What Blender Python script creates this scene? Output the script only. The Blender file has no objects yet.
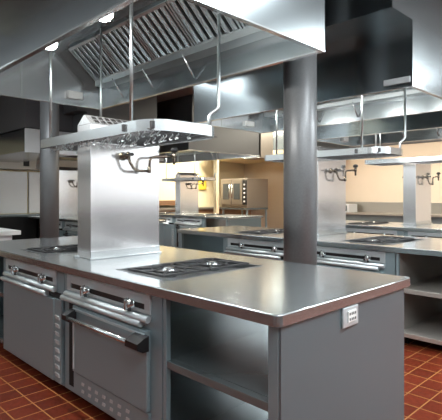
import bpy, bmesh, math, random
from mathutils import Vector, Matrix
random.seed(7)
scene = bpy.context.scene
COL = scene.collection

# ------------------------------------------------------------------ camera
cam_d = bpy.data.cameras.new('camera')
cam = bpy.data.objects.new('camera', cam_d); COL.objects.link(cam)
cam.location = (0, 0, 1.40)
cam.rotation_euler = (math.pi / 2, 0, math.atan2(0.7140, 0.7002))
cam_d.sensor_width = 36.0
cam_d.lens = 36.0 * 462 / 442
cam_d.shift_y = -14 / 442
cam_d.clip_start = 0.05
scene.camera = cam

# ------------------------------------------------------------------ world, exposure
world = bpy.data.worlds.new('world'); scene.world = world
world.use_nodes = True
world.node_tree.nodes['Background'].inputs[0].default_value = (0.5, 0.52, 0.55, 1)
world.node_tree.nodes['Background'].inputs[1].default_value = 0.05
scene.view_settings.view_transform = 'Standard'
scene.view_settings.look = 'None'
scene.view_settings.gamma = 1.0
scene.view_settings.use_curve_mapping = False
scene.view_settings.exposure = 0.12
scene.cycles.max_bounces = 10
scene.cycles.glossy_bounces = 7
scene.cycles.diffuse_bounces = 4
scene.cycles.sample_clamp_indirect = 6.0
scene.cycles.caustics_reflective = False
scene.cycles.use_denoising = True

# ------------------------------------------------------------------ area lights added just under the ceiling, no such fixtures in view
def area(name, loc, sx, sy, power, color=(1, 1, 1), rot=(0, 0, 0)):
    l = bpy.data.lights.new(name, 'AREA'); l.shape = 'RECTANGLE'
    l.size = sx; l.size_y = sy; l.energy = power; l.color = color
    o = bpy.data.objects.new(name, l); COL.objects.link(o)
    o.location = loc; o.rotation_euler = rot
    return o
CEIL = 3.60
COOL = (0.90, 0.97, 1.0); WARM = (1.0, 0.90, 0.74)
area('added_area_light', (.7, 1.5, CEIL - .02), .8, 4.0, 170, COOL)
area('added_area_light', (.7, 7.2, CEIL - .02), .8, 3.4, 300, COOL)
area('added_area_light', (-7.0, -1.6, CEIL - .02), 6.0, .4, 85, COOL)  # added wash on the front wall, brightens steel reflections
area('added_area_light', (-0.2, 3.45, CEIL - .02), .9, .4, 42, COOL)  # added to brighten the aisle floor at the right
area('added_area_light', (-6.2, 2.0, CEIL - .02), .6, 2.4, 45, COOL)
area('added_area_light', (-6.4, 7.6, CEIL - .02), .6, 1.6, 14, WARM)
area('added_area_light', (-10.8, 4.9, CEIL - .02), .8, 1.6, 400, COOL)
area('added_area_light', (-10.2, 10.0, CEIL - .02), 2.6, 1.0, 330, WARM)
area('added_area_light', (-5.0, 10.6, CEIL - .02), 5.0, 1.2, 280, WARM)

# ------------------------------------------------------------------ materials
def new_mat(name):
    m = bpy.data.materials.new(name); m.use_nodes = True
    nt = m.node_tree
    return m, nt, nt.nodes['Principled BSDF']
def node(nt, t, **kw):
    n = nt.nodes.new(t)
    for k, v in kw.items(): setattr(n, k, v)
    return n
def steel(name, base, rough, var=0.08, scale=(2, 2, 60), bump=0.02, aniso=0.0, smudge=0.05, metallic=1.0):
    """brushed stainless steel: stretched noise for the brushing, broad noise for smudges"""
    m, nt, p = new_mat(name)
    tc = node(nt, 'ShaderNodeTexCoord'); mp = node(nt, 'ShaderNodeMapping')
    mp.inputs['Scale'].default_value = scale
    nt.links.new(tc.outputs['Object'], mp.inputs[0])
    n1 = node(nt, 'ShaderNodeTexNoise'); n1.inputs['Scale'].default_value = 6; n1.inputs['Detail'].default_value = 4
    nt.links.new(mp.outputs[0], n1.inputs['Vector'])
    n2 = node(nt, 'ShaderNodeTexNoise'); n2.inputs['Scale'].default_value = 2.3; n2.inputs['Detail'].default_value = 5
    nt.links.new(tc.outputs['Object'], n2.inputs['Vector'])
    a = node(nt, 'ShaderNodeMath', operation='MULTIPLY_ADD')
    a.inputs[1].default_value = var; a.inputs[2].default_value = rough - var / 2
    nt.links.new(n1.outputs[0], a.inputs[0])
    b = node(nt, 'ShaderNodeMath', operation='MULTIPLY_ADD')
    b.inputs[1].default_value = smudge * 2
    nt.links.new(n2.outputs[0], b.inputs[0]); nt.links.new(a.outputs[0], b.inputs[2])
    s = node(nt, 'ShaderNodeMath', operation='SUBTRACT'); s.inputs[1].default_value = smudge
    nt.links.new(b.outputs[0], s.inputs[0])
    nt.links.new(s.outputs[0], p.inputs['Roughness'])
    p.inputs['Base Color'].default_value = (*base, 1); p.inputs['Metallic'].default_value = metallic
    if bump:
        bp = node(nt, 'ShaderNodeBump'); n3 = node(nt, 'ShaderNodeTexNoise'); n3.inputs['Scale'].default_value = 1.6; n3.inputs['Detail'].default_value = 0
        nt.links.new(tc.outputs['Object'], n3.inputs['Vector'])
        bp.inputs['Strength'].default_value = bump * 3; bp.inputs['Distance'].default_value = .02
        nt.links.new(n3.outputs[0], bp.inputs['Height']); nt.links.new(bp.outputs[0], p.inputs['Normal'])
    if aniso:
        p.inputs['Anisotropic'].default_value = aniso
        t = node(nt, 'ShaderNodeTangent', direction_type='RADIAL', axis='Z')
        nt.links.new(t.outputs[0], p.inputs['Tangent'])
    return m
def paint(name, base, rough=0.6, amt=0.08, scale=4, bump=0.0, metallic=0.0):
    m, nt, p = new_mat(name)
    tc = node(nt, 'ShaderNodeTexCoord')
    n = node(nt, 'ShaderNodeTexNoise'); n.inputs['Scale'].default_value = scale; n.inputs['Detail'].default_value = 5
    nt.links.new(tc.outputs['Object'], n.inputs['Vector'])
    r = node(nt, 'ShaderNodeMix', data_type='RGBA')
    r.inputs[6].default_value = (*[c * (1 - amt) for c in base], 1)
    r.inputs[7].default_value = (*[min(1, c * (1 + amt)) for c in base], 1)
    nt.links.new(n.outputs[0], r.inputs[0]); nt.links.new(r.outputs[2], p.inputs['Base Color'])
    p.inputs['Roughness'].default_value = rough; p.inputs['Metallic'].default_value = metallic
    if bump:
        bp = node(nt, 'ShaderNodeBump'); bp.inputs['Strength'].default_value = bump
        nt.links.new(n.outputs[0], bp.inputs['Height']); nt.links.new(bp.outputs[0], p.inputs['Normal'])
    return m
def emit(name, color, strength):
    m, nt, p = new_mat(name)
    p.inputs['Base Color'].default_value = (*color, 1)
    p.inputs['Emission Color'].default_value = (*color, 1); p.inputs['Emission Strength'].default_value = strength
    return m
def tile_mat():
    m, nt, p = new_mat('quarry_tile')
    tc = node(nt, 'ShaderNodeTexCoord'); sep = node(nt, 'ShaderNodeSeparateXYZ')
    nt.links.new(tc.outputs['Object'], sep.inputs[0])
    def line(out, off, pitch, w):
        a = node(nt, 'ShaderNodeMath', operation='ADD'); a.inputs[1].default_value = off
        nt.links.new(out, a.inputs[0])
        d = node(nt, 'ShaderNodeMath', operation='DIVIDE'); d.inputs[1].default_value = pitch
        nt.links.new(a.outputs[0], d.inputs[0])
        fl = node(nt, 'ShaderNodeMath', operation='FLOOR'); nt.links.new(d.outputs[0], fl.inputs[0])
        fr = node(nt, 'ShaderNodeMath', operation='SUBTRACT')
        nt.links.new(d.outputs[0], fr.inputs[0]); nt.links.new(fl.outputs[0], fr.inputs[1])
        lt = node(nt, 'ShaderNodeMath', operation='LESS_THAN'); lt.inputs[1].default_value = w / pitch
        nt.links.new(fr.outputs[0], lt.inputs[0])
        return lt, fl
    lx, fx = line(sep.outputs[0], 1.264 + .155 * 200, .155, .0085)
    ly, fy = line(sep.outputs[1], -1.096 + .179 * 200, .179, .0085)
    mx = node(nt, 'ShaderNodeMath', operation='MAXIMUM')
    nt.links.new(lx.outputs[0], mx.inputs[0]); nt.links.new(ly.outputs[0], mx.inputs[1])
    cmb = node(nt, 'ShaderNodeCombineXYZ')
    nt.links.new(fx.outputs[0], cmb.inputs[0]); nt.links.new(fy.outputs[0], cmb.inputs[1])
    wn = node(nt, 'ShaderNodeTexWhiteNoise'); nt.links.new(cmb.outputs[0], wn.inputs['Vector'])
    ramp = node(nt, 'ShaderNodeMix', data_type='RGBA')
    ramp.inputs[6].default_value = (.105, .017, .007, 1); ramp.inputs[7].default_value = (.15, .024, .009, 1)
    nt.links.new(wn.outputs['Value'], ramp.inputs[0])
    n = node(nt, 'ShaderNodeTexNoise'); n.inputs['Scale'].default_value = 30; n.inputs['Detail'].default_value = 4
    nt.links.new(tc.outputs['Object'], n.inputs['Vector'])
    mul = node(nt, 'ShaderNodeMix', data_type='RGBA', blend_type='OVERLAY'); mul.inputs[0].default_value = .35
    nt.links.new(ramp.outputs[2], mul.inputs[6]); nt.links.new(n.outputs[0], mul.inputs[7])
    fin = node(nt, 'ShaderNodeMix', data_type='RGBA'); fin.inputs[7].default_value = (.34, .15, .05, 1)
    nt.links.new(mx.outputs[0], fin.inputs[0]); nt.links.new(mul.outputs[2], fin.inputs[6])
    nt.links.new(fin.outputs[2], p.inputs['Base Color'])
    p.inputs['Roughness'].default_value = .5
    p.inputs['Specular IOR Level'].default_value = .12
    bp = node(nt, 'ShaderNodeBump', invert=True); bp.inputs['Strength'].default_value = .4; bp.inputs['Distance'].default_value = .004
    nt.links.new(mx.outputs[0], bp.inputs['Height']); nt.links.new(bp.outputs[0], p.inputs['Normal'])
    return m

M = {}
M['worktop'] = steel('worktop_steel', (.52, .565, .58), .19, .02, (3, 30, 3), .0, smudge=.02, metallic=.88)
M['front'] = steel('front_steel', (.31, .40, .43), .34, .05, (3, 3, 60), .0, smudge=.03, metallic=.45)
M['satin'] = steel('satin_steel', (.62, .68, .70), .32, .04, (3, 3, 60), .0, smudge=.02, metallic=.5)
M['bright'] = steel('polished_steel', (.70, .74, .75), .20, .03, (3, 3, 40), .0, smudge=.01, metallic=.9)
M['chase'] = steel('chase_steel', (.92, .93, .94), .17, .05, (40, 40, 1.2), .0, smudge=.02, metallic=.86)
M['hood'] = steel('hood_steel', (.44, .49, .51), .21, .03, (30, 30, 1.5), .0, smudge=.02)
M['hoodlit'] = steel('hood_lit_steel', (.66, .69, .71), .17, .04, (30, 30, 1.5), .03, smudge=.03, metallic=.85)  # paler hood steel, lamp light on the end wall put into its colour
M['filter'] = steel('filter_steel', (.50, .54, .55), .30, .03, (4, 4, 4), 0, smudge=.02)
M['panel'] = steel('panel_steel', (.21, .285, .315), .30, .05, (3, 3, 50), .02, smudge=.04, metallic=.65)
M['mirror'] = steel('partition_steel', (.62, .64, .64), .20, .03, (3, 3, 60), .0, smudge=.02)
M['shelf'] = steel('shelf_steel', (.22, .26, .27), .26, .04, (3, 50, 3), .0, smudge=.02, metallic=.6)
M['backsteel'] = steel('backsplash_steel', (.78, .80, .81), .36, .05, (30, 30, 2), .02, smudge=.03, metallic=.5)
M['darkhood'] = steel('dark_hood_steel', (.15, .16, .165), .38, .03, (30, 30, 1.5), .0, smudge=.02, metallic=.5)
M['warmsteel'] = steel('warm_steel', (.44, .41, .36), .34, .04, (3, 3, 40), .0, smudge=.03, metallic=.8)
M['black'] = paint('black_enamel', (.012, .012, .013), .35)
M['iron'] = paint('cast_iron', (.025, .025, .027), .5, .3, 40, .15)
M['nearblack'] = paint('near_black', (.007, .007, .007), .7)  # near-black paint, stands in for shade in gaps; also feet and cabinets
M['column'] = paint('column_paint', (.19, .195, .20), .40, .15, 60, .05, .35)
M['warmlit'] = steel('warm_lit_steel', (.52, .485, .44), .30, .04, (3, 3, 40), .0, smudge=.03, metallic=.5)  # cabinet steel with the warm light put into its colour
M['ovensteel'] = steel('oven_steel', (.30, .27, .23), .36, .04, (3, 3, 40), .0, smudge=.03, metallic=.7)
M['pale'] = paint('pale_metal', (.62, .64, .64), .45, .05, metallic=.3)
M['brass'] = steel('aged_brass', (.20, .165, .13), .26, .08, (8, 8, 8), 0)
M['cream'] = paint('cream_wall', (.72, .61, .48), .75, .03)
M['yellowcream'] = paint('yellow_wall', (.88, .78, .52), .75, .03)
M['greywall'] = paint('grey_wall', (.86, .87, .88), .75, .03)
M['darkfill'] = paint('dark_fill', (.10, .10, .105), .6, .05)  # for the added dark bands and the dark box
M['frontwall'] = paint('front_wall', (.66, .70, .72), .7, .03)
M['ceiling'] = paint('ceiling_paint', (.22, .22, .22), .85, .03)
M['white'] = paint('white_plastic', (.78, .78, .76), .4, .02)
M['yellow'] = paint('yellow_paint', (.80, .56, .06), .5, .05)
M['brown'] = paint('brown_laminate', (.22, .12, .06), .5, .2, 12)
M['glass'] = paint('oven_glass', (.05, .06, .065), .08, .1)
M['bulb'] = emit('lamp_glass', (1.0, .98, .94), 700.0)
M['tile'] = tile_mat()

# ------------------------------------------------------------------ mesh helpers
class MB:
    def __init__(s): s.bm = bmesh.new()
    def box(s, x0, x1, y0, y1, z0, z1, bev=0.0):
        t = bmesh.new()
        bmesh.ops.create_cube(t, size=1)
        for v in t.verts:
            v.co = Vector((x0 + (v.co.x + .5) * (x1 - x0), y0 + (v.co.y + .5) * (y1 - y0), z0 + (v.co.z + .5) * (z1 - z0)))
        if bev: bmesh.ops.bevel(t, geom=t.edges[:], offset=bev, segments=2, affect='EDGES', profile=.5)
        s.merge(t); return s
    def merge(s, t):
        me = bpy.data.meshes.new('t'); t.to_mesh(me); t.free()
        s.bm.from_mesh(me); bpy.data.meshes.remove(me)
    def tube(s, pts, r, seg=10, caps=True, closed=False):
        pts = [Vector(p) for p in pts]; n = len(pts); rings = []
        up = None
        for i in range(n):
            if closed: d = (pts[(i + 1) % n] - pts[i - 1])
            elif i == 0: d = pts[1] - pts[0]
            elif i == n - 1: d = pts[-1] - pts[-2]
            else: d = (pts[i + 1] - pts[i]).normalized() + (pts[i] - pts[i - 1]).normalized()
            d.normalize()
            if up is None:
                up = Vector((0, 0, 1)) if abs(d.z) < .9 else Vector((1, 0, 0))
            a = d.cross(up)
            if a.length < 1e-4: a = d.cross(Vector((1, 0, 0)))
            a.normalize(); b = a.cross(d).normalized(); up = b
            rr = r[i] if isinstance(r, (list, tuple)) else r
            rings.append([s.bm.verts.new(pts[i] + (a * math.cos(2 * math.pi * k / seg) + b * math.sin(2 * math.pi * k / seg)) * rr) for k in range(seg)])
        m = n if closed else n - 1
        for i in range(m):
            A, B = rings[i], rings[(i + 1) % n]
            for k in range(seg):
                f = s.bm.faces.new((A[k], A[(k + 1) % seg], B[(k + 1) % seg], B[k])); f.smooth = True
        if caps and not closed:
            s.bm.faces.new(rings[0][::-1]); s.bm.faces.new(rings[-1])
        return s
    def prism(s, poly, axis, a, b):
        """extrude a 2-D polygon along an axis; poly in the other two axes in order"""
        def mk(u, v, w):
            return {'x': (w, u, v), 'y': (u, w, v), 'z': (u, v, w)}[axis]
        A = [s.bm.verts.new(mk(u, v, a)) for u, v in poly]; B = [s.bm.verts.new(mk(u, v, b)) for u, v in poly]
        n = len(poly)
        fs = [s.bm.faces.new(A[::-1]), s.bm.faces.new(B)]
        for i in range(n): fs.append(s.bm.faces.new((A[i], A[(i + 1) % n], B[(i + 1) % n], B[i])))
        return s
    def lathe(s, c, prof, axis='z', seg=20):
        """profile of (radius, height) swept about an axis through c"""
        rings = []
        for r, h in prof:
            ring = []
            for k in range(seg):
                a = 2 * math.pi * k / seg; u, v = r * math.cos(a), r * math.sin(a)
                ring.append(s.bm.verts.new(Vector(c) + Vector({'z': (u, v, h), 'y': (u, h, v), 'x': (h, u, v)}[axis])))
            rings.append(ring)
        for A, B in zip(rings, rings[1:]):
            for k in range(seg):
                f = s.bm.faces.new((A[k], A[(k + 1) % seg], B[(k + 1) % seg], B[k])); f.smooth = True
        s.bm.faces.new(rings[0][::-1]); s.bm.faces.new(rings[-1])
        return s
    def ribbon(s, path, z0, z1, t, closed=True):
        """flat bar standing on edge along a plan path, thickness t"""
        n = len(path); P = [Vector((p[0], p[1], 0)) for p in path]; inner = []
        for i in range(n):
            a = P[i - 1] if (closed or i) else P[i] * 2 - P[i + 1]
            b = P[(i + 1) % n] if (closed or i < n - 1) else P[i] * 2 - P[i - 1]
            d = (b - a).normalized(); inner.append(P[i] + Vector((-d.y, d.x, 0)) * t)
        V = [[s.bm.verts.new((q.x, q.y, z)) for q, z in ((P[i], z0), (P[i], z1), (inner[i], z1), (inner[i], z0))] for i in range(n)]
        for i in range(n if closed else n - 1):
            A, B = V[i], V[(i + 1) % n]
            for k in range(4): s.bm.faces.new((A[k], A[(k + 1) % 4], B[(k + 1) % 4], B[k]))
        if not closed:
            s.bm.faces.new(V[0]); s.bm.faces.new(V[-1][::-1])
        return s
    def slab(s, xs, ys, z0, z1, holes=(), chamfer=()):
        """slab on a grid with open cells; chamfer: list of ((x, y), size) corners cut at 45 degrees"""
        T = {}; B = {}
        def tv(d, i, j, z):
            if (i, j) not in d: d[(i, j)] = s.bm.verts.new((xs[i], ys[j], z))
            return d[(i, j)]
        solid = {(i, j) for i in range(len(xs) - 1) for j in range(len(ys) - 1)} - set(holes)
        for i, j in solid:
            c = [(i, j), (i + 1, j), (i + 1, j + 1), (i, j + 1)]
            s.bm.faces.new([tv(T, a, b, z1) for a, b in c]); s.bm.faces.new([tv(B, a, b, z0) for a, b in c][::-1])
            for k, nb in enumerate([(i, j - 1), (i + 1, j), (i, j + 1), (i - 1, j)]):
                if nb not in solid:
                    a, b = c[k], c[(k + 1) % 4]
                    s.bm.faces.new((tv(B, *a, z0), tv(B, *b, z0), tv(T, *b, z1), tv(T, *a, z1)))
        if chamfer:
            ed = [e for e in s.bm.edges if any(abs(e.verts[0].co.x - c[0]) < 1e-4 and abs(e.verts[0].co.y - c[1]) < 1e-4 and abs(e.verts[1].co.x - c[0]) < 1e-4 and abs(e.verts[1].co.y - c[1]) < 1e-4 for c in chamfer)]
            bmesh.ops.bevel(s.bm, geom=ed, offset=.028, segments=3, affect='EDGES', profile=.5)
            s.bm.normal_update()
            rim = [e for e in s.bm.edges if len(e.link_faces) == 2 and min(v.co.z for v in e.verts) > z1 - 1e-4 and e.calc_face_angle(0) > .5
                   and (min(v.co.x for v in e.verts) > xs[-1] - .04 or max(v.co.x for v in e.verts) < xs[0] + .04 or min(v.co.y for v in e.verts) > ys[-1] - .04 or max(v.co.y for v in e.verts) < ys[0] + .04)]
            bmesh.ops.bevel(s.bm, geom=rim, offset=.006, segments=3, affect='EDGES', profile=.5)
            for f in s.bm.faces:
                if f.calc_area() < .03 and 0.05 < abs(f.normal.z) < .98: f.smooth = True
        return s
    def build(s, name, mat, parent=None, off=None):
        bmesh.ops.recalc_face_normals(s.bm, faces=s.bm.faces[:])
        o0 = off if off is not None else (parent.get('_o') if parent is not None else None)
        me = bpy.data.meshes.new(name)
        if o0 is not None:
            bmesh.ops.translate(s.bm, verts=s.bm.verts[:], vec=-Vector(o0))
        s.bm.to_mesh(me); s.bm.free()
        me.materials.append(M[mat] if isinstance(mat, str) else mat)
        o = bpy.data.objects.new(name, me); COL.objects.link(o)
        if parent is not None:
            o.parent = parent
            if o0 is not None: OFFS[o.name] = tuple(o0)
        elif o0 is not None:
            o.location = o0
        return o
OFFS = {}
def tag(o, label=None, cat=None, group=None, kind=None):
    for k, v in (('label', label), ('category', cat), ('group', group), ('kind', kind)):
        if v: o[k] = v
    return o
class Thing:
    """an Empty at the thing's base; part() links a mesh child, given in the same world coordinates"""
    def __init__(s, name, label, cat, loc, group=None):
        s.loc = Vector(loc); s.o = bpy.data.objects.new(name, None); COL.objects.link(s.o)
        s.o.location = loc; s.o.empty_display_size = .1
        tag(s.o, label, cat, group)
    def part(s, mb, name, mat, under=None, label=None):
        o = mb.build(name, mat, under if under is not None else s.o, off=s.loc)
        if label: o['label'] = label
        return o
def single(mb, name, mat, label, cat, group=None, loc=(0, 0, 0)):
    return tag(mb.build(name, mat, None, off=loc), label, cat, group)
def copy_tree(root, delta, label=None, group=None):
    """a copy of a thing with copies of its parts and sub-parts"""
    r = root.copy(); COL.objects.link(r); r.location = root.location + Vector(delta)
    if label: r['label'] = label
    if group: r['group'] = group
    for ch in list(root.children):
        c = ch.copy(); COL.objects.link(c); c.parent = r
        for g in list(ch.children):
            d = g.copy(); COL.objects.link(d); d.parent = c
    return r
def struct(mb, name, mat):
    return tag(mb.build(name, mat), kind='structure')

# ------------------------------------------------------------------ the room
XL, XR, YF, YB = -12.0, 1.3, -1.9, 13.0
struct(MB().box(XL, XR, YF, YB, -.1, 0), 'floor', 'tile')
struct(MB().box(XL, XR, YF, YB, CEIL, CEIL + .1), 'ceiling', 'ceiling')
struct(MB().box(XL - .1, XL, YF, YB, -.1, CEIL + .1), 'wall_left', 'yellowcream')
struct(MB().box(XL - .1, XR + .1, YB, YB + .1, -.1, CEIL + .1), 'wall_back', 'cream')
struct(MB().box(XR, XR + .1, YF, YB, -.1, CEIL + .1), 'wall_right', 'greywall')
struct(MB().box(XL - .1, XR + .1, YF - .1, YF, -.1, CEIL + .1), 'wall_front', 'frontwall')
struct(MB().box(XL + .03, XR - .03, YF, YF + .03, 0, 1.05), 'added_dark_band_4', 'darkfill')  # unseen low band, added to keep worktop edge reflections dark
struct(MB().box(XL, XL + .03, YF, YB - .03, 2.78, CEIL), 'added_dark_band_2', 'darkfill')  # band added to darken the upper left wall
struct(MB().box(XL + .03, XR, YB - .03, YB, 2.88, CEIL), 'added_dark_band_3', 'darkfill')  # same added darkening along the top of the back wall
struct(MB().box(XR - .03, XR, YF, YB, 0, 1.25), 'added_dark_band_1', 'darkfill')  # unseen band, added so steel facing right reflects something dark

# ------------------------------------------------------------------ round columns
def column(x, y, label, r=.15):
    t = Thing('column', label, 'column', (x, y, 0), 'round dark painted columns')
    t.part(MB().lathe((x, y, 0), [(r, .0), (r, CEIL)], seg=40), 'shaft', 'column')
    return t
column(-2.50, 3.46, 'thick round dark grey column rising behind the right end of the nearest worktop')
column(-7.45, 3.33, 'round dark grey column at the left, partly behind the hanging rack')

# ------------------------------------------------------------------ island parts (built once, in the place of the nearest island)
WT = .92; FY = 1.49            # worktop height, plane of the range fronts
X0, X1, X2, X3, X4 = -5.20, -4.24, -3.09, -1.96, -1.16
BK = 2.72                      # back edge of the worktop
HX = {'left': (-4.22, -3.70), 'right': (-2.64, -2.06)}; HY = (1.62, 2.43)

def make_worktop(label):
    xs = [X0, HX['left'][0], HX['left'][1], HX['right'][0], HX['right'][1], X4]; ys = [1.46, HY[0], HY[1], BK]
    mb = MB().slab(xs, ys, WT - .05, WT, holes=[(1, 1), (3, 1)], chamfer=[(X4, 1.46), (X4, BK), (X0, 1.46), (X0, BK)])
    return single(mb, 'worktop', 'worktop', label, 'worktop', 'steel worktops of the cooking islands', loc=(-3.2, 2.1, WT - .05))

def grate(mb, cx, cy, z, s):
    # square cast-iron frame with a ring and eight fingers pointing at the burner
    h = s / 2; w = .008
    for a in (-1, 1):
        mb.box(cx - h, cx + h, cy + a * (h - w) - w, cy + a * (h - w) + w, z - .014, z, .002)
        mb.box(cx + a * (h - w) - w, cx + a * (h - w) + w, cy - h + 2 * w, cy + h - 2 * w, z - .014, z, .002)
    mb.tube([(cx + .105 * math.cos(2 * math.pi * k / 24), cy + .105 * math.sin(2 * math.pi * k / 24), z - .007) for k in range(24)], .009, 6, closed=True)
    for k in range(8):
        a = 2 * math.pi * k / 8 + .0; R = (h - .01) * (1.0 if k % 2 == 0 else 1.36)
        mb.tube([(cx + .055 * math.cos(a), cy + .055 * math.sin(a), z + .006), (cx + R * math.cos(a), cy + R * math.sin(a), z - .004)], [.006, .008], 6)
def add_burners(t, hx):
    cx = (hx[0] + hx[1]) / 2
    tray = MB()
    e = .003
    tray.box(hx[0] + e, hx[1] - e, HY[0] + e, HY[1] - e, WT - .050, WT - .036)
    for (a, b, c, d) in ((hx[0] + e, hx[0] + .02, HY[0] + e, HY[1] - e), (hx[1] - .02, hx[1] - e, HY[0] + e, HY[1] - e), (hx[0] + .02, hx[1] - .02, HY[0] + e, HY[0] + .02), (hx[0] + .02, hx[1] - .02, HY[1] - .02, HY[1] - e)):
        tray.box(a, b, c, d, WT - .045, WT + .002)
    t.part(tray, 'burner_tray', 'darkhood')
    for cy in (HY[0] + .215, HY[1] - .215):
        g = MB(); grate(g, cx, cy, WT + .016, .37)
        go = t.part(g, 'burner_grate', 'iron')
        b = MB().lathe((cx, cy, 0), [(.05, WT - .035), (.05, WT - .02), (.044, WT - .01), (.044, WT + .008), (.03, WT + .020), (.012, WT + .024)], seg=20)
        t.part(b, 'burner_head', 'bright')

def control_panel(t, xa, xb, knobs):
    p = MB()
    p.box(xa, xb, FY - .012, FY, .835, .862, .003); p.box(xa, xb, FY - .012, FY, .752, .772, .003)
    p.box(xa, xa + .05, FY - .012, FY, .772, .835); p.box(xb - .05, xb, FY - .012, FY, .772, .835)
    p.box(xa + .05, xb - .05, FY - .010, FY, .805, .835); 
    fr = t.part(p, 'control_panel', 'satin')
    t.part(MB().box(xa + .05, xb - .05, FY - .006, FY, .772, .805), 'control_slot', 'black', fr, 'black recessed slot')
    for kx in knobs:
        k = MB().lathe((kx, FY - .012, .787), [(.030, .006), (.030, -.004), (.024, -.010), (.022, -.030), (.016, -.034), (.001, -.034)], 'y', 18)
        k.box(kx - .007, kx + .007, FY - .060, FY - .040, .757, .817, .003)
        ko = t.part(k, 'knob', 'bright')
        wg = MB()
        for a in range(4):
            d = Vector((math.cos(a * math.pi / 2 + .4), math.sin(a * math.pi / 2 + .4)))
            wg.tube([(kx + d.x * .014, FY - .030, .787 + d.y * .014), (kx + d.x * .038, FY - .034, .787 + d.y * .038)], [.008, .010], 8)
        t.part(wg, 'knob_wings', 'iron', ko, 'dark four-armed grip')
    # rounded landing rail below the panel
    r = MB().tube([(xa, FY - .022, .728), (xb, FY - .022, .728)], .019, 12)
    r.box(xa, xb, FY - .022, FY, .728, .747)
    t.part(r, 'front_rail', 'satin')

def carcass(xa, xb):
    b = MB()
    b.box(xa, xb, FY, BK - .06, .06, .868)
    return b
def add_feet(t, xa, xb):
    for x in (xa + .06, xb - .06):
        for y in (FY + .12, BK - .18):
            t.part(MB().lathe((x, y, 0), [(.022, 0), (.022, .01), (.016, .02), (.016, .06)], seg=14), 'foot', 'nearblack')

def make_oven_range(label):
    xa, xb = X2 + .005, X3 - .005
    t = Thing('oven_range', label, 'range', ((xa + xb) / 2, 2.0, 0), 'ranges of the cooking islands')
    t.part(carcass(xa, xb), 'body', 'front'); add_feet(t, xa, xb)
    control_panel(t, xa + .055, xb - .095, (-2.745, -2.235))
    t.part(MB().box(xa + .075, xa + .165, FY - .006, FY, .10, .69), 'hinge_shade', 'nearblack')  # black strip painted for the shaded gap by the hinge
    # door with its bright upper roll and framed face
    d0, d1 = xa + .17, xb - .10
    d = MB().box(d0, d1, FY - .030, FY, .225, .668, .006)
    dr = t.part(d, 'oven_door', 'front')
    t.part(MB().tube([(xa + .02, FY - .030, .698), (xb - .15, FY - .030, .698)], .019, 12).box(xa + .02, xb - .15, FY - .03, FY, .69, .717), 'door_rail', 'satin')
    f = MB()
    f.box(d0 + .015, d1 - .015, FY - .037, FY - .028, .636, .652, .002)
    f.box(d0 + .015, d0 + .028, FY - .037, FY - .028, .245, .636, .002)
    t.part(f, 'door_trim', 'satin', dr)
    h = MB().tube([(-2.905, FY - .085, .598), (-2.10, FY - .085, .602)], .0135, 12)
    t.part(h, 'door_handle', 'bright', dr)
    for (bx, w) in ((-2.895, .060), (-2.115, .120)):
        b = MB().prism([(FY - .030, .565), (FY - .030, .648), (FY - .060, .640), (FY - .105, .618), (FY - .105, .585), (FY - .070, .565)], 'x', bx - w * .38, bx + w * .62)
        t.part(b, 'handle_bracket', 'black', dr, 'black handle bracket')
    # perforated kick panel
    k0, k1 = d0 - .01, d1
    k = MB().box(k0, k1, FY - .016, FY, .075, .215, .003)
    kp = t.part(k, 'kick_panel', 'front')
    for i in range(7):
        for zz in (.165, .118):
            cx = k0 + .13 + i * .088
            hol = MB().prism([(cx - .020, zz - .010), (cx + .014, zz - .010), (cx + .020, zz + .010), (cx - .014, zz + .010)], 'y', FY - .0185, FY - .014)
            t.part(hol, 'vent_slot', 'pale', kp, 'pale slanted vent slot')
    add_burners(t, HX['right'])
    return t.o

def make_flat_range(label):
    xa, xb = X1 + .005, X2 - .005
    t = Thing('flat_door_range', label, 'range', ((xa + xb) / 2, 2.0, 0), 'ranges of the cooking islands')
    t.part(carcass(xa, xb), 'body', 'front'); add_feet(t, xa, xb)
    control_panel(t, xa + .055, xb - .11, (-3.925, -3.40))
    d = t.part(MB().box(xa + .04, xb - .115, FY - .028, FY, .075, .665, .006), 'oven_door', 'front')
    t.part(MB().tube([(xa + .04, FY - .040, .688), (xb - .22, FY - .040, .688)], .016, 12).box(xa + .04, xb - .22, FY - .040, FY - .005, .666, .704), 'door_pull', 'satin', d)
    t.part(MB().box(xb - .22, xb - .02, FY - .012, FY, .668, .706), 'latch_shade', 'nearblack')  # black strip painted for the shaded gap at the door top
    v = t.part(MB().box(xb - .110, xb - .002, FY - .022, FY, .075, .665, .003), 'vent_strip', 'front')
    lv = MB()
    for k in range(8):
        z = .545 - k * .058
        lv.prism([(xb - .092, z + .006), (xb - .03, z + .004), (xb - .022, z - .020), (xb - .072, z - .016)], 'y', FY - .030, FY - .020)
    t.part(lv, 'louvers', 'pale', v, 'eight bright louvers')
    add_burners(t, HX['left'])
    return t.o

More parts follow.
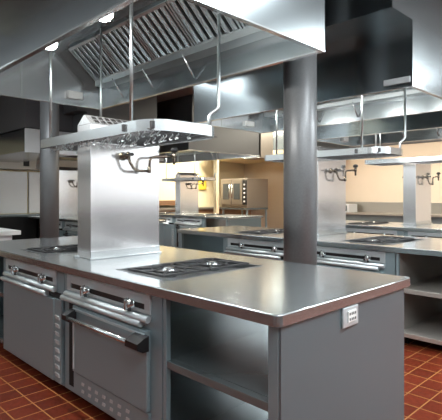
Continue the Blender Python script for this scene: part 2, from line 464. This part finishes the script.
def make_shelf_cabinet(xa, xb, label, end_right=True, outlet=False, back=False):
    t = Thing('shelf_cabinet', label, 'cabinet', ((xa + xb) / 2, 2.05, 0), 'open shelf cabinets of the cooking islands')
    yb = BK - .08
    inner, outer = (xa, xb) if end_right else (xb, xa)
    sgn = 1 if end_right else -1
    # outer end panel, inner partition, posts
    lo, hi = sorted((outer - sgn * .045, outer - sgn * .055 + sgn * .035))
    e0, e1 = sorted((outer - sgn * .025, outer - sgn * .012))
    t.part(MB().box(e0, e1, FY + .002, yb, .06, .868), 'end_panel', 'panel')
    p0, p1 = sorted((inner + sgn * .004, inner + sgn * .030))
    t.part(MB().box(p0, p1, FY, FY + .03, .06, .868, .002), 'stile', 'front')
    t.part(MB().box(p0, p1, FY + .031, yb, .06, .868), 'partition', 'warmlit' if back else 'mirror')
    if back: t.part(MB().box(min(p1, e0) if sgn > 0 else e1, e0 if sgn > 0 else p0, yb - .018, yb, .06, .868), 'added_back', 'warmlit')  # panel added to block warm reflections through the open back
    q0, q1 = sorted((outer - sgn * .080, outer - sgn * .026))
    t.part(MB().box(q0, q1, FY, FY + .045, .06, .868, .003), 'post', 'front')
    s0, s1 = sorted((inner + sgn * .031, outer - sgn * .026))
    for z, nm in ((.535, 'shelf'), (.125, 'bottom_shelf')):
        m = MB().box(s0, s1, FY + .047, yb - .02, z - .02, z)
        a0, a1 = sorted((inner + sgn * .031, outer - sgn * .081))
        m.box(a0, a1, FY + .004, FY + .046, z - .04, z, .003)
        t.part(m, nm, 'warmlit' if back else 'shelf')
    add_feet(t, min(xa, xb), max(xa, xb))
    if outlet:
        X = e1
        pl = t.part(MB().box(X, X + .012, 1.952, 2.095, .768, .864, .004), 'outlet_plate', 'satin', None, 'small square steel outlet plate')
        t.part(MB().box(X + .012, X + .018, 1.990, 2.068, .790, .846, .002), 'outlet_socket', 'white', pl, 'white socket face')
        sl = MB()
        for y in (2.004, 2.022, 2.038, 2.054):
            for z in (.805, .831): sl.box(X + .0178, X + .0192, y - .004, y + .004, z - .006, z + .006)
        t.part(sl, 'outlet_slots', 'nearblack', pl, 'dark socket slots')
    return t.o

CXA, CXB, CY0, CY1, CTOP = -3.38, -3.17, 1.735, 2.375, 1.950
def make_chase(label):
    t = Thing('utility_chase', label, 'utility chase', ((CXA + CXB) / 2, (CY0 + CY1) / 2, WT), 'steel chases standing on the islands')
    t.part(MB().box(CXA, CXB, CY0, CY1, WT + .001, CTOP, .004), 'body', 'chase')
    xm = (CXA + CXB) / 2
    cap = MB().prism([(CXA, CTOP), (CXB, CTOP), (xm, CTOP + .075)], 'y', CY0, CY1)
    c = t.part(cap, 'vent_cap', 'chase')
    for i in range(12):
        y = CY0 + .05 + i * .057
        for j in range(2):
            f0 = .18 + j * .42; f1 = f0 + .28
            P = [(CXB + (xm - CXB) * f, CTOP + .075 * f) for f in (f0, f1)]
            n = Vector((.065, .065)).normalized() * .002
            sl = MB().prism([(P[0][0] - n.x, P[0][1] - n.y), (P[0][0] + n.x, P[0][1] + n.y), (P[1][0] + n.x, P[1][1] + n.y), (P[1][0] - n.x, P[1][1] - n.y)], 'y', y, y + .036)
            t.part(sl, 'vent_opening', 'nearblack', c, 'dark slotted opening')
    b = MB()
    b.box(CXB + .0005, CXB + .030, CY0 - .02, CY1, WT + .001, WT + .014, .002); b.box(CXA - .03, CXA - .0005, CY0 - .02, CY1, WT + .001, WT + .014, .002)
    b.box(CXB + .0005, CXB + .006, CY0, CY1, WT + .014, WT + .06, .001)
    t.part(b, 'base_flange', 'bright')
    return t.o

def make_faucet(label, side=1, folded=True):
    """wall-mounted jointed pot-filling tap on the broad face of a chase"""
    fx = CXB if side > 0 else CXA
    t = Thing('pot_filler_tap', label, 'tap', (fx, 2.015, 1.715), 'pot filler taps on the chases')
    X = lambda d: fx + side * d
    y0, zv = 2.015, 1.715
    t.part(MB().lathe((fx, y0, zv), [(.034, side * .001), (.034, side * .010), (.018, side * .016), (.015, side * .060)], 'x', 20), 'wall_flange', 'brass')
    v = MB().lathe((X(.075), y0, zv), [(.012, -.030), (.019, -.022), (.021, .0), (.019, .024), (.008, .032)], 'z', 16)
    t.part(v, 'valve_body', 'brass')
    hd = MB()
    hd.tube([(X(.085), y0 - .045, zv + .012), (X(.10), y0, zv + .008), (X(.085), y0 + .045, zv + .012)], .007, 8)
    hd.lathe((X(.075), y0, zv + .008), [(.008, side * .01), (.008, side * .045), (.014, side * .047), (.014, side * .058)], 'x', 12)
    t.part(hd, 'cross_handle', 'iron', None, 'dark cross handle')
    a = [(X(.08), y0 + .002, 1.695), (X(.085), 2.030, 1.660), (X(.09), 2.052, 1.622), (X(.09), 2.085, 1.602), (X(.09), 2.13, 1.600), (X(.09), 2.195, 1.602)]
    t.part(MB().tube(a, .0115, 10), 'lower_arm', 'brass')
    t.part(MB().lathe((X(.09), 2.205, 0), [(.010, 1.585), (.016, 1.590), (.016, 1.635), (.010, 1.640)], 'z', 14), 'elbow_joint', 'brass')
    u = [(X(.09), 2.207, 1.632), (X(.09), 2.212, 1.685), (X(.09), 2.228, 1.712), (X(.09), 2.262, 1.722), (X(.09), 2.36, 1.730), (X(.09), 2.455, 1.737)]
    t.part(MB().tube(u, .0115, 10), 'upper_arm', 'brass')
    t.part(MB().lathe((X(.09), 2.462, 0), [(.007, 1.665), (.012, 1.67), (.012, 1.715), (.017, 1.72), (.017, 1.765), (.008, 1.77)], 'z', 14), 'spout', 'brass')
    t.part(MB().lathe((X(.09), 2.462, 1.788), [(.012, -.020), (.030, -.012), (.034, .004), (.026, .020), (.010, .026)], 'z', 16), 'spout_knob', 'black', None, 'black knob')
    return t.o

RZ0, RZ1 = 1.798, 1.868
HTOP = 2.985
def make_rack(label, hooks=True):
    """hanging pot rack: flat bar with rounded corners, wire grid, hooks, four rods; it passes round the chase and is fixed to it"""
    xa, xb, ya, yb = -3.84, -2.23, 1.62, 2.22
    c = .17
    t = Thing('pot_rack', label, 'pot rack', (-3.1, 1.95, RZ0), 'hanging pot racks over the islands')
    def corner(cx, cy, a0):
        return [(cx + c * math.cos(math.radians(a0 + k * 22.5)), cy + c * math.sin(math.radians(a0 + k * 22.5))) for k in range(5)]
    right = [(CXB + .002, yb), (CXB + .3, yb)] + corner(xb - c, yb - c, 90)[::1][:0]
    path = []
    path += [(CXB + .002, yb)]
    path += [(xb - c + c * math.cos(math.radians(a)), yb - c + c * math.sin(math.radians(a))) for a in (90, 67, 45, 22, 0)]
    path += [(xb - c + c * math.cos(math.radians(a)), ya + c + c * math.sin(math.radians(a))) for a in (0, -22, -45, -67, -90)]
    path += [(xa + c * .25 + c * .25 * math.cos(math.radians(a)), ya + c * .25 + c * .25 * math.sin(math.radians(a))) for a in (-90, -135, -180)]
    path += [(xa + c * .25 + c * .25 * math.cos(math.radians(a)), yb - c * .25 + c * .25 * math.sin(math.radians(a))) for a in (180, 135, 90)]
    path += [(CXA - .002, yb)]
    t.part(MB().ribbon(path[::-1], RZ0, RZ1, .007, closed=False), 'rim', 'bright')
    for px, py in ((xb - .30, ya - .003), (xb - c * .35, ya + c * .25)):
        t.part(MB().box(px - .012, px + .012, py - .012, py + .012, RZ0 + .012, RZ1 - .012, .003), 'rail_clip', 'iron')
    g = MB(); z = RZ0 + .008
    x = xa + .06
    while x < xb - .03:
        if not (CXA - .03 < x < CXB + .03):
            g.tube([(x, ya + .012, z), (x, yb - .012, z)], .0045, 6)
        else:
            g.tube([(x, ya + .012, z), (x, CY0 - .004, z)], .0045, 6)
        x += .055
    for y in (ya + .035, ya + .075):
        g.tube([(xa + .03, y, z + .009), (xb - .12, y, z + .009)], .005, 6)
    for y in (1.80, 1.92, 2.04, 2.15):
        g.tube([(xa + .02, y, z + .009), (CXA - .003, y, z + .009)], .005, 6)
        g.tube([(CXB + .003, y, z + .009), (xb - .03, y, z + .009)], .005, 6)
    t.part(g, 'wire_grid', 'iron')
    n = 0
    for i in range(26 if hooks else 0):
        hx = xa + .10 + i * .058
        for y in ((1.70, 1.92) if not (CXA - .06 < hx < CXB + .06) else (1.66,)):
            y += random.uniform(-.03, .03); hx += random.uniform(-.012, .012)
            h = [(hx, y, z + .012), (hx + .016, y, z + .004), (hx + .016, y, z - .008), (hx, y, z - .016), (hx - .018, y, z - .028), (hx - .010, y, z - .038), (hx + .014, y, z - .034)]
            t.part(MB().tube(h, .0042, 6), 'hook', 'filter')
    rods = [(-3.63, ya + .012), (-2.47, ya + .012)]
    for rx, ry in rods:
        t.part(MB().tube([(rx, ry, RZ0 + .004), (rx, ry, HTOP - .035)], .011, 10), 'hanging_rod', 'filter')
    t.part(MB().tube([(-3.84, 2.205, RZ0 + .004), (-3.84, 2.205, HTOP - .035)], .011, 10), 'hanging_rod', 'filter')
    t.part(MB().tube([(-2.275, 2.12, RZ0 + .004), (-2.275, 2.12, 1.935), (-2.27, 2.13, 1.955), (-2.25, 2.165, 1.985), (-2.245, 2.18, 2.005), (-2.245, 2.18, HTOP - .035)], .012, 10), 'hanging_rod', 'filter')
    return t.o

def make_hood(xa, xb, ya, yb, label, z0=2.40, bulbs=(), soffit=True, plate=False, nf=5, over=.40, mat='hood'):
    t = Thing('exhaust_hood', label, 'hood', ((xa + xb) / 2, (ya + yb) / 2, z0), 'ceiling exhaust hoods')
    th = .02; zt = z0 + HTOP - 2.40
    def sheet(*b): return MB().box(*b)
    t.part(sheet(xa, xb, ya, ya + th, z0, zt), 'near_panel', mat)
    t.part(sheet(xa, xb, yb - th, yb, z0, zt), 'far_panel', mat)
    t.part(sheet(xb - th, xb, ya + th, yb - th, z0, zt), 'right_panel', mat)
    t.part(sheet(xa, xa + th, ya + th, yb - th, z0, zt), 'left_panel', 'hoodlit' if mat == 'hood' else mat)
    t.part(sheet(xa + th, xb - th, ya + th, yb - th, zt - .03, zt), 'roof_panel', mat)
    lip = MB()
    lip.box(xa, xb, ya - .006, ya + th + .012, z0 - .014, z0 - .0005, .002); lip.box(xa, xb, yb - th - .012, yb + .006, z0 - .014, z0 - .0005, .002)
    lip.box(xa, xa + th + .012, ya + th + .013, yb - th - .013, z0 - .014, z0 - .0005, .002); lip.box(xb - th - .012, xb + .006, ya + th + .013, yb - th - .013, z0 - .014, z0 - .0005, .002)
    t.part(lip, 'lip', 'bright')
    # gutters and baffle filters on both long sides
    dz = z0 - 2.40
    for side in (1, -1):
        yw = yb - th if side > 0 else ya + th
        Yq = lambda d: yw - side * d
        gt = MB(); a, b = sorted((Yq(.001), Yq(.145)))
        gt.box(xa + th + .16, xb - th - .02, a, b, 2.600 + dz, 2.615 + dz)
        a, b = sorted((Yq(.133), Yq(.145))); gt.box(xa + th + .16, xb - th - .02, a, b, 2.615 + dz, 2.665 + dz)
        t.part(gt, 'grease_gutter', 'filter')
        fa = xa + th + .16; W = (xb - th - .03 - fa) / nf
        p0 = Vector((Yq(.125), 2.662 + dz)); p1 = Vector((Yq(.445), 2.950 + dz))
        u = (p1 - p0); L = u.length; u.normalize(); nrm = Vector((-side * u.y, side * u.x)) if False else Vector((u.y, -u.x))
        if nrm.y > 0: nrm = -nrm        # points down, into the room
        for i in range(nf):
            f0 = fa + i * W + .006; f1 = f0 + W - .012
            m = MB()
            def bar(x0, x1, s0, s1, h0, h1):
                q = [p0 + u * s0 + nrm * h0, p0 + u * s1 + nrm * h0, p0 + u * s1 + nrm * h1, p0 + u * s0 + nrm * h1]
                m.prism([(k.x, k.y) for k in q], 'x', x0, x1)
            bar(f0, f1, 0, .025, -.02, .022); bar(f0, f1, L - .025, L, -.02, .022)
            bar(f0, f0 + .02, .025, L - .025, -.02, .022); bar(f1 - .02, f1, .025, L - .025, -.02, .022)
            nb = 6; bw = (f1 - f0 - .04) / nb
            for k in range(nb):
                c = f0 + .02 + (k + .5) * bw
                bar(c - bw * .30, c + bw * .30, .025, L - .025, .004, .010)
                bar(c - bw * .30, c - bw * .30 + .006, .025, L - .025, .010, .026); bar(c + bw * .30 - .006, c + bw * .30, .025, L - .025, .010, .026)
            fo = t.part(m, 'baffle_filter', 'filter')
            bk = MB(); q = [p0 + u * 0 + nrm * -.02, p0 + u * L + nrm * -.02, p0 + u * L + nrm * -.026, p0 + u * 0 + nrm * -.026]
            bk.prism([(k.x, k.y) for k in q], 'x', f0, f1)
            t.part(bk, 'filter_shade', 'nearblack', fo, 'black sheet painted as the shade behind the baffles')  # shade behind the filter painted as a near-black sheet
    # stay braces on the far wall
    for fx in (.56, .36, .18):
        x = xa + (xb - xa) * fx
        t.part(MB().tube([(x, yb - th - .15, 2.62 + dz), (x, yb - th - .012, 2.44 + dz)], .008, 8), 'brace', 'bright')
    # junction box on the left end wall
    jb = t.part(MB().box(xa + th, xa + th + .05, yb - .42, yb - .25, 2.455 + dz, 2.535 + dz, .006), 'junction_box', 'pale')
    for q in (.36,):
        t.part(MB().box(xa + th, xa + th + .006, ya + (yb - ya) * q, ya + (yb - ya) * q + .022, z0 + .001, zt - .031), 'seam_strip', 'bright')
    for bx in bulbs:
        m = t.part(MB().lathe((bx, ya + .075, z0), [(.03, .11), (.035, .105), (.035, .075), (.03, .07)], 'z', 16).box(bx - .012, bx + .012, ya + th, ya + .075, z0 + .085, z0 + .10), 'lamp_socket', 'white')
        t.part(MB().lathe((bx, ya + .075, z0), [(.01, .005), (.035, .012), (.05, .032), (.052, .050), (.04, .066), (.03, .070)], 'z', 18), 'lamp_globe', 'bulb', m, 'glowing lamp globe')
    if plate:
        t.part(MB().box(xb - .27, xb - .02, ya - .012, ya, z0 + .03, z0 + .085, .004), 'name_plate', 'pale', None, 'small pale plate at the lower right corner')
    if soffit:
        t.part(MB().box(xa - .01, xb, ya - over, yb + over, zt + .001, CEIL - .001), 'ceiling_skirt', mat)
    return t.o

# ------------------------------------------------------------------ nearest island
wt1 = make_worktop('long steel worktop of the nearest island, its cut corner in the foreground')
ov1 = make_oven_range('steel range with long handle bar across its oven door, on the nearest island')
fl1 = make_flat_range('steel range with plain flat door and louvered strip, left one on nearest island')
cab1 = make_shelf_cabinet(X3, X4, 'open steel shelf cabinet with outlet on its end panel, nearest right foreground', True, True)
cabl = make_shelf_cabinet(X0, X1, 'open shelf cabinet cut off by the left edge, beside the flat door range', False, False)
ch1 = make_chase('tall bright steel chase panel standing on the nearest worktop')
fc1 = make_faucet('jointed brass pot filler tap on the nearest bright steel chase')
rk1 = make_rack('hanging steel pot rack with rounded end around the nearest chase')
hd1 = make_hood(-4.75, -1.76, 1.30, 2.72, 'large lit exhaust hood with baffle filters above the nearest island', bulbs=(-3.08, -2.36))

# ------------------------------------------------------------------ the islands behind, copied
D2 = Vector((0, 2.74, 0)); U2 = Vector((0, 2.90, 0)); D3 = Vector((0, 5.48, 0))
D4 = Vector((-6.2, 5.96, 0)); D5 = Vector((-6.2, 2.98, 0))
copy_tree(wt1, D2, 'steel worktop of the second island, behind the thick dark column')
copy_tree(ov1, D2, 'steel range right of the thick dark column, on the second island')
copy_tree(fl1, D2, 'steel range left of the thick dark column, on the second island')
c2 = copy_tree(cabl, D2, 'open shelf cabinet at the left end of the second island')
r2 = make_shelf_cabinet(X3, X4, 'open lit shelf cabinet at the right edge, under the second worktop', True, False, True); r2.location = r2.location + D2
UC = U2 + Vector((0, .12, 0)); UE = D3 + Vector((0, .36, 0))
copy_tree(ch1, UC, 'bright steel chase just right of the thick dark column')
copy_tree(fc1, UC, 'jointed brass pot filler tap on the chase right of the dark column')
rk2 = make_rack('plain', False); rk2.location = rk2.location + U2 + Vector((0, 0, .05)); rk2['label'] = ('hanging pot rack above the second island, right of the dark column')
hd2 = make_hood(-4.75, -1.76, 4.14, 5.56, 'dark exhaust hood with small plate, upper right behind the thick column', plate=True, bulbs=(-4.1, -3.08, -2.36))
copy_tree(wt1, D3, 'steel worktop of the third island, seen beyond the second one')
copy_tree(ov1, D3, 'steel range under the third worktop, just showing over the second one')
copy_tree(fl1, D3, 'steel range on the third island, peeking out left of the thick dark column')
copy_tree(ch1, UE, 'two-sided steel chase at the far right, behind the second island')
copy_tree(fc1, UE, 'pot filler tap on the right face of the far right chase')
fcl = make_faucet('pot filler tap on the left face of the far right chase', -1); fcl.location = fcl.location + UE
copy_tree(rk2, D3 - U2 + Vector((0, 0, .08)), 'hanging pot rack with pale bar at the far right chase')
make_hood(-4.75, -1.76, 6.90, 8.32, 'exhaust hood furthest right, its lower edge seen under the plated hood', bulbs=(-3.08, -2.36))
copy_tree(wt1, D4, 'steel worktop of the far island in front of the convection oven')
copy_tree(ov1, D4, 'steel range on the far island in front of the convection oven')
copy_tree(fl1, D4, 'steel range on the far island, left of the one below the far chase')
copy_tree(ch1, D4, 'small far steel chase between the nearest chase and the convection oven')
copy_tree(fc1, D4, 'tiny pot filler tap on the far chase before the yellow wall')
copy_tree(rk2, D4 - U2 - Vector((0, 0, .05)), 'far hanging pot rack around the chase before the yellow wall')
make_hood(-11.2, -7.57, 6.45, 8.75, 'far grey exhaust hood hanging above the convection oven area', over=-.1, mat='darkhood', bulbs=(-10, -9, -8.2))
copy_tree(wt1, D5, 'steel worktop behind the left dark column and nearest chase')
copy_tree(ov1, D5, 'steel range behind the left dark column, on the far left island')
copy_tree(fl1, D5, 'steel range on the far left island, nearest to the left wall')
copy_tree(ch1, D5 + Vector((0, -.34, 0)), 'far left steel chase seen between left column and nearest chase')
copy_tree(fc1, D5 + Vector((0, -.34, 0)), 'pot filler tap between the left column and the nearest chase')
make_hood(-11.2, -7.96, 4.28, 5.70, 'dark exhaust hood behind the nearest chase and its pot rack', over=.2, mat='darkhood')
e5 = make_shelf_cabinet(X3, X4, 'steel end cabinet of the far left island, right of the nearest chase', True, False); e5.location = e5.location + D5
e4 = make_shelf_cabinet(X3, X4, 'steel end cabinet of the far island in front of the oven', True, False); e4.location = e4.location + D4

# ------------------------------------------------------------------ left wall line
def wall_panel(y0, y1, label):
    single(MB().box(XL + .002, XL + .03, y0, y1, .96, 2.02, .004), 'backsplash_panel', 'backsteel', label, 'backsplash', 'backsplash panels on the left wall', loc=(XL + .01, (y0 + y1) / 2, .96))
wall_panel(3.0, 4.76, 'wide bright steel backsplash panel at the left edge, left of the seam')
wall_panel(4.80, 6.3, 'bright steel backsplash panel just left of the left dark column')
cn = Thing('wall_counter', 'dark fronted counter below the bright backsplash at the left wall', 'counter', (XL + .4, 4.5, 0))
cn.part(MB().box(XL + .002, XL + .75, 2.8, 6.4, .90, .945, .004), 'counter_top', 'shelf')
cn.part(MB().box(XL + .002, XL + .70, 2.85, 4.72, .0, .898), 'cabinet', 'nearblack')
cn.part(MB().box(XL + .002, XL + .70, 4.78, 6.35, .0, .898), 'cabinet', 'nearblack')
wh = Thing('shelf_broiler', 'steel band with black gauge above the bright backsplash, left edge', 'broiler', (XL + .2, 4.5, 2.06))
wh.part(MB().box(XL + .002, XL + .40, 3.0, 6.2, 2.06, 2.36, .006), 'body', 'warmsteel')
wh.part(MB().box(XL + .401, XL + .42, 4.52, 4.66, 2.14, 2.29, .003), 'gauge', 'black', None, 'small black gauge')
wh.part(MB().box(XL + .401, XL + .415, 4.85, 5.2, 2.08, 2.33, .003), 'name_plate', 'white', None, 'pale plate')
# hanging hood of the left row with a box added to darken the space above it
lh = Thing('wall_hood', 'small hanging hood with bright square end, left of the left dark column', 'hood', (-9.4, 3.75, 2.20))
lh.part(MB().box(-11.6, -8.52, 3.34, 4.40, 2.22, 2.62, .004), 'body', 'hood')
lh.part(MB().box(-8.519, -8.50, 3.34, 4.40, 2.20, 2.64, .003), 'end_plate', 'backsteel', None, 'square end plate with reflected light in its colour')  # paler steel carries the cream wall's reflection
lh.part(MB().box(-11.6, -8.52, 3.36, 4.38, 2.66, CEIL - .002), 'added_dark_box', 'darkfill', None, 'added dark box up to the ceiling')
# white prep table between the columns and the near island
pt = Thing('prep_table', 'white topped prep table at left edge behind the nearest worktop', 'table', (-7.1, 2.2, 0))
pt.part(MB().box(-7.7, -6.55, 1.75, 2.52, .86, .92, .004), 'tabletop', 'white')
pt.part(MB().box(-7.62, -6.66, 1.85, 2.44, .45, .858, .004), 'drawer_box', 'backsteel')
for x in (-7.58, -6.70):
    for y in (1.89, 2.40): pt.part(MB().tube([(x, y, 0), (x, y, .45)], .02, 10), 'leg', 'front')

# ------------------------------------------------------------------ back of the room
ov = Thing('convection_oven', 'double door steel convection oven against the cream wall', 'oven', (-10.1, 11.0, .95))
ox0, ox1, oy0, oy1, oz0, oz1 = -10.70, -9.56, 10.5, 11.5, 1.03, 1.95
ov.part(MB().box(ox0, ox1, oy0, oy1, oz0, oz1, .01), 'body', 'ovensteel')
for i, (a, b) in enumerate(((ox0 + .02, ox0 + .48), (ox0 + .50, ox0 + .96))):
    d = ov.part(MB().box(a, b, oy0 - .035, oy0 - .001, oz0 + .10, oz1 - .04, .006), 'oven_door', 'ovensteel')
    ov.part(MB().box(a + .10, b - .10, oy0 - .041, oy0 - .035, oz0 + .26, oz1 - .16, .002), 'door_window', 'glass', d, 'dark glass window')
    hx = b - .04 if i == 0 else a + .04
    ov.part(MB().tube([(hx, oy0 - .07, oz0 + .3), (hx, oy0 - .07, oz1 - .2)], .012, 8).box(hx - .01, hx + .01, oy0 - .07, oy0 - .036, oz0 + .3, oz0 + .32).box(hx - .01, hx + .01, oy0 - .07, oy0 - .036, oz1 - .22, oz1 - .2), 'door_handle', 'bright', d)
cp = ov.part(MB().box(ox1 - .16, ox1 - .01, oy0 - .03, oy0 - .001, oz0 + .10, oz1 - .06, .004), 'control_strip', 'black', None, 'black control strip')
for k in range(5):
    ov.part(MB().lathe((ox1 - .085, oy0 - .03, oz0 + .2 + k * .13), [(.03, -.001), (.028, -.02), (.01, -.025)], 'y', 12), 'control_knob', 'white', cp)
st = Thing('oven_stand', 'steel leg stand carrying the convection oven', 'stand', (-10.1, 11.0, 0))
st.part(MB().box(ox0, ox1, oy0, oy1, .97, 1.029, .004), 'top_frame', 'shelf')
for x in (ox0 + .05, ox1 - .05):
    for y in (oy0 + .05, oy1 - .05): st.part(MB().box(x - .025, x + .025, y - .025, y + .025, 0, .97), 'leg', 'front')
st.part(MB().box(ox0 + .08, ox1 - .08, oy0 + .08, oy1 - .08, .30, .33), 'lower_shelf', 'shelf')

bc = Thing('back_counter', 'long back counter with bronze backsplash along the cream wall, far right', 'counter', (-5.5, 12.6, 0))
bc.part(MB().box(-9.3, -2.2, 12.2, YB - .002, .86, .91, .004), 'counter_top', 'warmsteel')
bc.part(MB().box(-9.25, -2.25, 12.27, YB - .002, 0, .858), 'cabinet', 'shelf')
bc.part(MB().box(-9.3, -2.2, YB - .06, YB - .003, .912, 1.22, .004), 'backsplash', 'warmsteel')
bx = Thing('counter_box', 'small steel box on the back counter, right of second chase', 'appliance', (-7.35, 12.5, .911))
bx.part(MB().box(-7.66, -7.10, 12.25, 12.75, .912, 1.16, .01), 'body', 'backsteel')
bx.part(MB().box(-7.60, -7.16, 12.232, 12.249, .95, 1.12, .003), 'front_door', 'shelf')

sb = Thing('side_counter', 'brown counter with clutter along the yellow wall behind the far chase', 'counter', (XL + .4, 9.0, 0))
sb.part(MB().box(XL + .002, XL + .55, 6.6, 12.9, .95, 1.02, .004), 'counter_top', 'warmsteel')
sb.part(MB().box(XL + .002, XL + .5, 6.65, 12.85, 0, .948), 'cabinet', 'brown')
sb.part(MB().box(XL + .002, XL + .35, 6.7, 9.9, 1.10, 1.26, .004), 'riser', 'brown')
wp = Thing('wall_post', 'narrow cream post between the yellow panel and the convection oven', 'post', (-10.15, 9.75, 0))
wp.part(MB().box(-10.21, -10.09, 9.69, 9.81, 0, CEIL - .002, .006), 'shaft', 'yellowcream')
yp = single(MB().box(XL + .002, XL + .05, 10.55, 11.0, 1.62, 2.08, .006), 'wall_panel', 'yellow', 'small yellow panel hung on the wall left of the cream post', 'panel', loc=(XL + .03, 10.8, 1.62))
eh = Thing('exhaust_canopy', 'pale canopy band along the back wall over the convection oven', 'hood', (-9.6, 12.2, 2.6))
eh.part(MB().box(-11.8, -7.4, 10.6, YB - .04, 2.62, 2.74, .004), 'lip', 'yellowcream')  # lit lip, its light put into the pale paint
eh.part(MB().box(-11.7, -7.5, 10.7, YB - .04, 2.741, CEIL - .002), 'body', 'hood')
du = single(MB().box(-8.15, -7.55, 8.80, 9.28, 2.36, CEIL - .002, .004), 'hood_end_box', 'warmsteel', 'pale square hood end beside the far grey hood, left of thick column', 'duct', loc=(-7.85, 9.04, 2.36))  # added box standing in for the end of a further hood

for o in bpy.data.objects:
    if '_o' in o: del o['_o']
